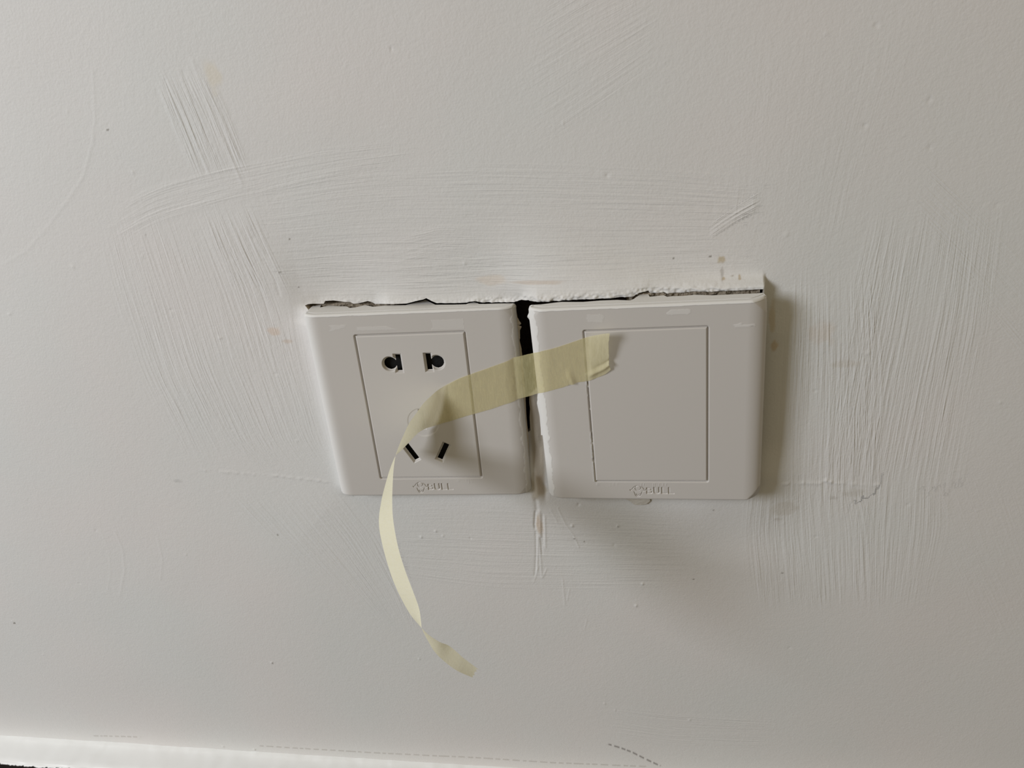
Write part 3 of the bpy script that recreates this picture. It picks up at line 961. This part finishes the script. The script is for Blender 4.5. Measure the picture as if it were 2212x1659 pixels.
fl = [(900 + x / 7.373, 620 + y / 7.373) for x, y in ((1590, 400), (1605, 490), (1640, 540), (1662, 590), (1625, 615), (1672, 635), (1640, 690), (1650, 780), (1640, 850), (1672, 1000), (1680, 1090))] + [(1130, 790), (1134, 840), (1137, 900), (1142, 950), (1143, 1000)]
film(fl, sock, M_FILLER, 'paint_film', RL, CL, -3.9, 0.5, 42.6)['label'] = 'ragged paint skin on the side'

# blank plate
blank = plate_root('blank_wall_plate', RR, CR)
blank['label'] = 'white square wall plate with plain blank centre panel, right of the black gap'
blank['category'] = 'wall plate'
blank['group'] = 'square wall plates side by side'
right_patches = [(pp(1268, 680, 1300, 679, 1304, 684, 1300, 697, 1270, 696), .26), (pp(1440, 677, 1450, 669, 1492, 668, 1490, 675, 1484, 679, 1443, 680), .45), (pp(1585, 702, 1600, 697, 1604, 702, 1632, 700, 1632, 704, 1588, 706), .45)]
me = frame_mesh('frame', RR, CR, lambda u, v: np.where(v > 41.5, lip(RR, CR, True)(u), -6.8), 40.0, None, 341, right_patches, (-22.0, -21.4, -20.9, -16.4, -15.1, -13.6, -3.8, -2.7, 1.0, 1.6, 3.4, 4.9, 6.2), 0.3, 0.46)
link('frame', me, M_PLATE, blank)
pn = link('center_panel', panel_mesh('center_panel', False, 22.2, 33.5, 0.15, (-0.006, 0.0)), M_PLATE, blank)
pn['label'] = 'plain smooth panel'
fr = [(1080 + x / 6.9125, 580 + y / 6.9125) for x, y in ((478, 560), (440, 620), (412, 720), (440, 775), (462, 830), (470, 880), (462, 950), (490, 1060), (500, 1250))] + [(1158, 790), (1161, 840), (1161, 862), (1160, 872), (1166, 900), (1169, 940)]
film(fr, blank, M_PAINT, 'paint_film', RR, CR, -3.4, 0.6, -42.0)['label'] = 'ragged white paint skin on the side'

# chip of paint stuck under the blank plate
fp = [at(x, y, 1.9) for x, y in ((1350, 1077), (1362, 1084), (1371, 1091), (1383, 1091), (1396, 1089), (1404, 1083), (1404, 1077))]
fp = np.array([(p - CR) @ RR for p in fp])
n_ = len(fp)
fpb = fp - np.array([0, 0, 0.5])
c1 = fp.mean(0) + np.array([0, 0, 0.25])
V_ = np.concatenate([fp, fpb, [c1]])
q_ = [[(i + 1) % n_, i, n_ + i, n_ + (i + 1) % n_] for i in range(n_)]
t_ = [[i, (i + 1) % n_, 2 * n_] for i in range(n_)]
t_ = [f[::-1] for f in t_]
link('paint_chip', new_mesh('paint_chip', V_ * MM, q_, t_, smooth=False), M_FLAKE, blank)['label'] = 'grey three cornered paint chip'

# ---------------------------------------------------------------- masking tape
def face_h(a, b, R, C, lift):
    """height of a plate's front over the wall at (a, b), with its rolled side edges"""
    n = R[:, 2]
    h = C[2] - (n[0] * (a - C[0]) + n[1] * (b - C[1])) / n[2]
    u = a - C[0]
    d = np.clip((np.abs(u) - 36.4) / 6.6, 0, 1)
    return h - 3.6 * (1 - np.sqrt(np.maximum(1 - 0.985 * d * d, 0))) + lift

def tape_bed(a, b):
    hl = face_h(np.minimum(a, 41.0), b, RL, CL, 0.28)
    hr = face_h(np.maximum(a, 50.9), b, RR, CR, 0.22)
    t = np.clip((a - 41.0) / 9.9, 0, 1)
    br = hl * (1 - t) + hr * t
    return np.where(a < 41.0, hl, np.where(a > 50.9, hr, br))

def bed_point(x, y, extra=0.0):
    h = 8.0
    for _ in range(12):
        p = at(np.array(x), np.array(y), h)
        h = float(tape_bed(p[0], p[1])) + extra
    return at(np.array(x), np.array(y), h)

z5 = lambda x, y: (780 + x / 4.607, 700 + y / 4.607)
z3 = lambda x, y: (780 + x / 3.073, 940 + y / 3.073)
z8 = lambda x, y: (860 + x / 4.608, 700 + y / 4.608)
WID = 16.6
st = []                                                         # (A edge, B edge, mode, extraA, extraB / mean height)
st.append((z8(2110, 92), z8(2118, 452), 'bed', 5.5, 1.2))
st.append((z8(2055, 96), z8(2060, 500), 'bed', 4.2, 0.5))
st.append((z8(1990, 107), z8(1985, 532), 'bed', 2.8, 0.2))
st.append((z8(1915, 122), z8(1925, 556), 'bed', 1.3, 0.5))
st.append((z8(1845, 142), z8(1870, 570), 'bed', 0.2, 0.1))
st.append((z8(1700, 192), z8(1740, 598), 'bed', 0, 0.8))
st.append((z8(1550, 240), z8(1640, 630), 'bed', 0, 0))
st.append((z8(1450, 265), z8(1500, 668), 'bed', 0, 0))
st.append((z8(1365, 285), z8(1395, 690), 'bed', 0, 0))
st.append((z8(1290, 300), z8(1330, 710), 'bed', 0, 0))
st.append((z8(1220, 318), z8(1270, 727), 'bed', 0, 0))
st.append((z8(1110, 355), z8(1160, 765), 'bed', 0, 0))
st.append((z8(1000, 400), z8(1060, 800), 'bed', 0, 0))
st.append((z8(860, 450), z8(930, 845), 'bed', 0, 0))
st.append((z8(720, 500), z8(790, 885), 'bed', 0.1, 0))
for pa, pb, lf in (((990, 818), (1000, 901), 0.05), ((968.5, 829), (975, 909), 0.1), ((947, 842), (952, 915.5), 0.25), ((931.6, 855), (935, 921), 0.7), ((914, 872.5), (921, 925), 1.5), ((899, 893), (908, 932), 2.8), ((884, 914), (897, 941), 4.3)):
    st.append((pa, pb, 'hinge', 0, lf))
st.append((z5(420, 1110), z5(470, 1185), 'hinge', 0, 6.0))
st.append((z5(370, 1230), z5(388, 1270), 'hinge', 0, 7.6))
st.append((z5(343, 1312), z5(341, 1314), 'free', 13.6 + 8, 1))
st.append((z3(215, 235), z3(190, 230), 'free', 33, 1))
st.append((z3(209, 345), z3(155, 350), 'free', 45, 1))
st.append((z3(207, 440), z3(134, 440), 'free', 54, 1))
st.append((z3(213, 560), z3(118, 570), 'free', 62, 1))
st.append((z3(243, 730), z3(136, 705), 'free', 69, 1))
st.append((z3(290, 890), z3(185, 885), 'free', 75, 1))
st.append((z3(350, 1050), z3(240, 1030), 'free', 80, 1))
st.append((z3(385, 1150), z3(320, 1180), 'free', 83, 1))
st.append((z3(398, 1235), z3(380, 1255), 'free', 85, 1))
st.append((z3(404, 1284), z3(405, 1283), 'free', 86, 1))
st.append((z3(430, 1340), z3(448, 1325), 'free', 87.5, 1))
st.append((z3(490, 1440), z3(520, 1372), 'free', 89, 1))
st.append((z3(560, 1508), z3(590, 1402), 'free', 90.5, 1))
st.append((z3(640, 1565), z3(675, 1475), 'free', 91.5, 1))
st.append((z3(735, 1607), z3(770, 1548), 'free', 93, 1))
EA, EB = [], []
for pa, pb, mode, x0, x1 in st:
    if mode == 'bed':
        EA.append(bed_point(*pa, x0))
        EB.append(bed_point(*pb, x1))
    elif mode == 'hinge':
        B_ = bed_point(*pb, x1)
        lo, hi = B_[2] - 0.5, B_[2] + 30.0
        for _ in range(40):
            md = (lo + hi) / 2
            A_ = at(np.array(pa[0]), np.array(pa[1]), md)
            if np.linalg.norm(A_ - B_) < WID:
                lo = md
            else:
                hi = md
        EA.append(A_)
        EB.append(B_)
    else:
        lo, hi = 0.0, 30.0                                      # spread A and B in height until the paper has its own width
        for _ in range(40):
            md = (lo + hi) / 2
            A_ = at(np.array(pa[0]), np.array(pa[1]), x0 + md / 2)
            B_ = at(np.array(pb[0]), np.array(pb[1]), x0 - md / 2)
            if np.linalg.norm(A_ - B_) < WID:
                lo = md
            else:
                hi = md
        EA.append(A_)
        EB.append(B_)
EA, EB = np.array(EA), np.array(EB)
TAPE_W = np.linalg.norm(EA - EB, axis=1)

def catmull(P, per):
    out = []
    n_ = len(P)
    for i in range(n_ - 1):
        p0 = P[max(i - 1, 0)]
        p1, p2 = P[i], P[i + 1]
        p3 = P[min(i + 2, n_ - 1)]
        for k in range(per):
            t = k / per
            out.append(0.5 * (2 * p1 + (p2 - p0) * t + (2 * p0 - 5 * p1 + 4 * p2 - p3) * t * t + (3 * p1 - p0 - 3 * p2 + p3) * t ** 3))
    out.append(P[-1])
    return np.array(out)

PER, NC = 14, 33
CA, CB_ = catmull(EA, PER), catmull(EB, PER)
ns_ = len(CA)
tc_ = np.linspace(0, 1, NC)
G = CA[:, None, :] * (1 - tc_)[None, :, None] + CB_[:, None, :] * tc_[None, :, None]
sidx = np.arange(ns_)[:, None] / PER + 0 * tc_[None, :]
TT = 0 * sidx + tc_[None, :]
# keep the stuck length on its bed
bed = tape_bed(G[..., 0], G[..., 1])
stuck = sstep(3.6, 4.4, sidx) * (1 - sstep(13.0, 15.0, sidx))
G[..., 2] = G[..., 2] * (1 - stuck) + stuck * bed
G[..., 2] = np.where(sidx < 22, np.maximum(G[..., 2], bed), G[..., 2])
# folds near the torn end
G[..., 2] += 1.0 * np.exp(-((TT - 0.80 - 0.02 * sidx) / 0.055) ** 2) * (1 - sstep(2.6, 4.2, sidx)) - 0.5 * np.exp(-((TT - 0.72 - 0.02 * sidx) / 0.05) ** 2) * (1 - sstep(1.5, 3.0, sidx)) * (bed + 0.6 < G[..., 2])
G[..., 2] += 1.4 * np.exp(-((sidx - 5.0 - 0.9 * (1 - TT)) / 0.22) ** 2) * sstep(0.55, 0.95, TT)
G[..., 2] += 0.35 * np.exp(-((sidx - 5.5 - 0.9 * (1 - TT)) / 0.2) ** 2) * sstep(0.6, 0.9, TT)
G[..., 2] += 0.10 * vnoise(sidx * 2.3, TT * 4, 501) * (sidx < 15)
# torn ends
for end, sd in ((0, 511), (-1, 521)):
    d_ = G[end] - G[end - 4 if end == -1 else 4]
    d_ = d_ / np.linalg.norm(d_, axis=1)[:, None]
    jag = 2.3 * vnoise(tc_ * 7, tc_ * 0 + .5, sd) + 0.7 * vnoise(tc_ * 23, tc_ * 0 + .5, sd + 1) - (1.3 * np.sin(tc_ * 3.1) if end == 0 else 0)
    for k in range(6):
        G[end - k if end == -1 else k] += d_ * (jag * (1 - k / 6))[:, None]
V_ = G.reshape(-1, 3)
q_ = grid_quads(NC, ns_)
# thickness of the paper
du_ = np.gradient(G, axis=0)
dv_ = np.gradient(G, axis=1)
nr = np.cross(dv_, du_)
nr /= np.linalg.norm(nr, axis=-1)[..., None] + 1e-12
if nr[PER * 8, NC // 2, 2] < 0:
    nr = -nr
me = new_mesh('masking_tape', W3(V_), q_)
uvl = me.uv_layers.new(name='UVMap')
arcl = np.concatenate([[0], np.cumsum(np.linalg.norm(np.diff((CA + CB_) / 2, axis=0), axis=1))]) * MM
uvv = np.stack([np.broadcast_to(arcl[:, None], (ns_, NC)), np.broadcast_to(tc_[None, :] * WID * MM, (ns_, NC))], -1).reshape(-1, 2)
li = np.zeros(len(me.loops), np.int32)
me.loops.foreach_get('vertex_index', li)
uvl.data.foreach_set('uv', uvv[li].astype(np.float32).ravel())
set_float(me, 'loose', np.clip(np.maximum(sstep(14.5, 19.5, sidx + 0.9 * (0.5 - TT) * 2), 0.45 * (1 - sstep(3.0, 4.4, sidx))), 0, 1).ravel())
tape = link('masking_tape', me, M_TAPE)
tape['label'] = 'pale yellow masking tape strip bridging both wall plates, its loose end curling down'
tape['category'] = 'tape'

# ---------------------------------------------------------------- skirting and floor
TOPB = -231.0
xs = lines((-1500, -360, 60), (-360, 60, 0.5), (60, 300, 6), (300, 1400, 60))
prof = [(-4.0, TOPB + 0.9), (-0.5, TOPB + 0.8), (1, TOPB + 0.35), (3, TOPB), (7, TOPB), (12, TOPB)]
prof += [(14.6 + 0.25 * k, TOPB - 0.12 * k) for k in range(8)]
prof += [(16.6, TOPB - 1.4 - 0.35 * k) for k in range(6)] + [(16.6, TOPB - 20), (16.6, TOPB - 79)]
pr = np.array(prof)
V_ = np.zeros((len(pr), len(xs), 3))
V_[..., 0] = xs[None, :]
V_[..., 1] = pr[:, 1][:, None] + 0.5 * vnoise(xs[None, :] / 6 + 0 * pr[:, :1], pr[:, :1] / 3 + 0 * xs[None, :], 601) * (pr[:, 1] > TOPB - 0.3)[:, None]
V_[..., 2] = pr[:, 0][:, None] + 0.5 * vnoise(xs[None, :] / 3 + 0 * pr[:, :1], 0 * xs[None, :] + pr[:, 1:] / 5, 603)
bbme = new_mesh('baseboard_back', W3(V_.reshape(-1, 3)), grid_quads(len(xs), len(pr))[:, ::-1])
run = np.arange(len(pr))[:, None] + 4.5 * vnoise(xs[None, :] / 2.6 + 0 * pr[:, :1], 0 * xs[None, :] + 0 * pr[:, :1] + 0.5, 611) + 3.0 * vnoise(xs[None, :] / 0.9 + 0 * pr[:, :1], pr[:, :1] / 1.2 + 0 * xs[None, :], 613)
set_float(bbme, 'paint', (1 - sstep(13.2, 14.0, run)).ravel())
bbm = link('baseboard_back', bbme, M_BASE)
bbm['kind'] = 'structure'
v, q = box_mm((-1500, TOPB - 84, -10), (1400, TOPB - 79, 1600))
fl_ = link('floor', new_mesh('floor', W3(v), q, smooth=False), M_FLOOR)
fl_['kind'] = 'structure'
print('tape widths', np.round(TAPE_W, 1).tolist())
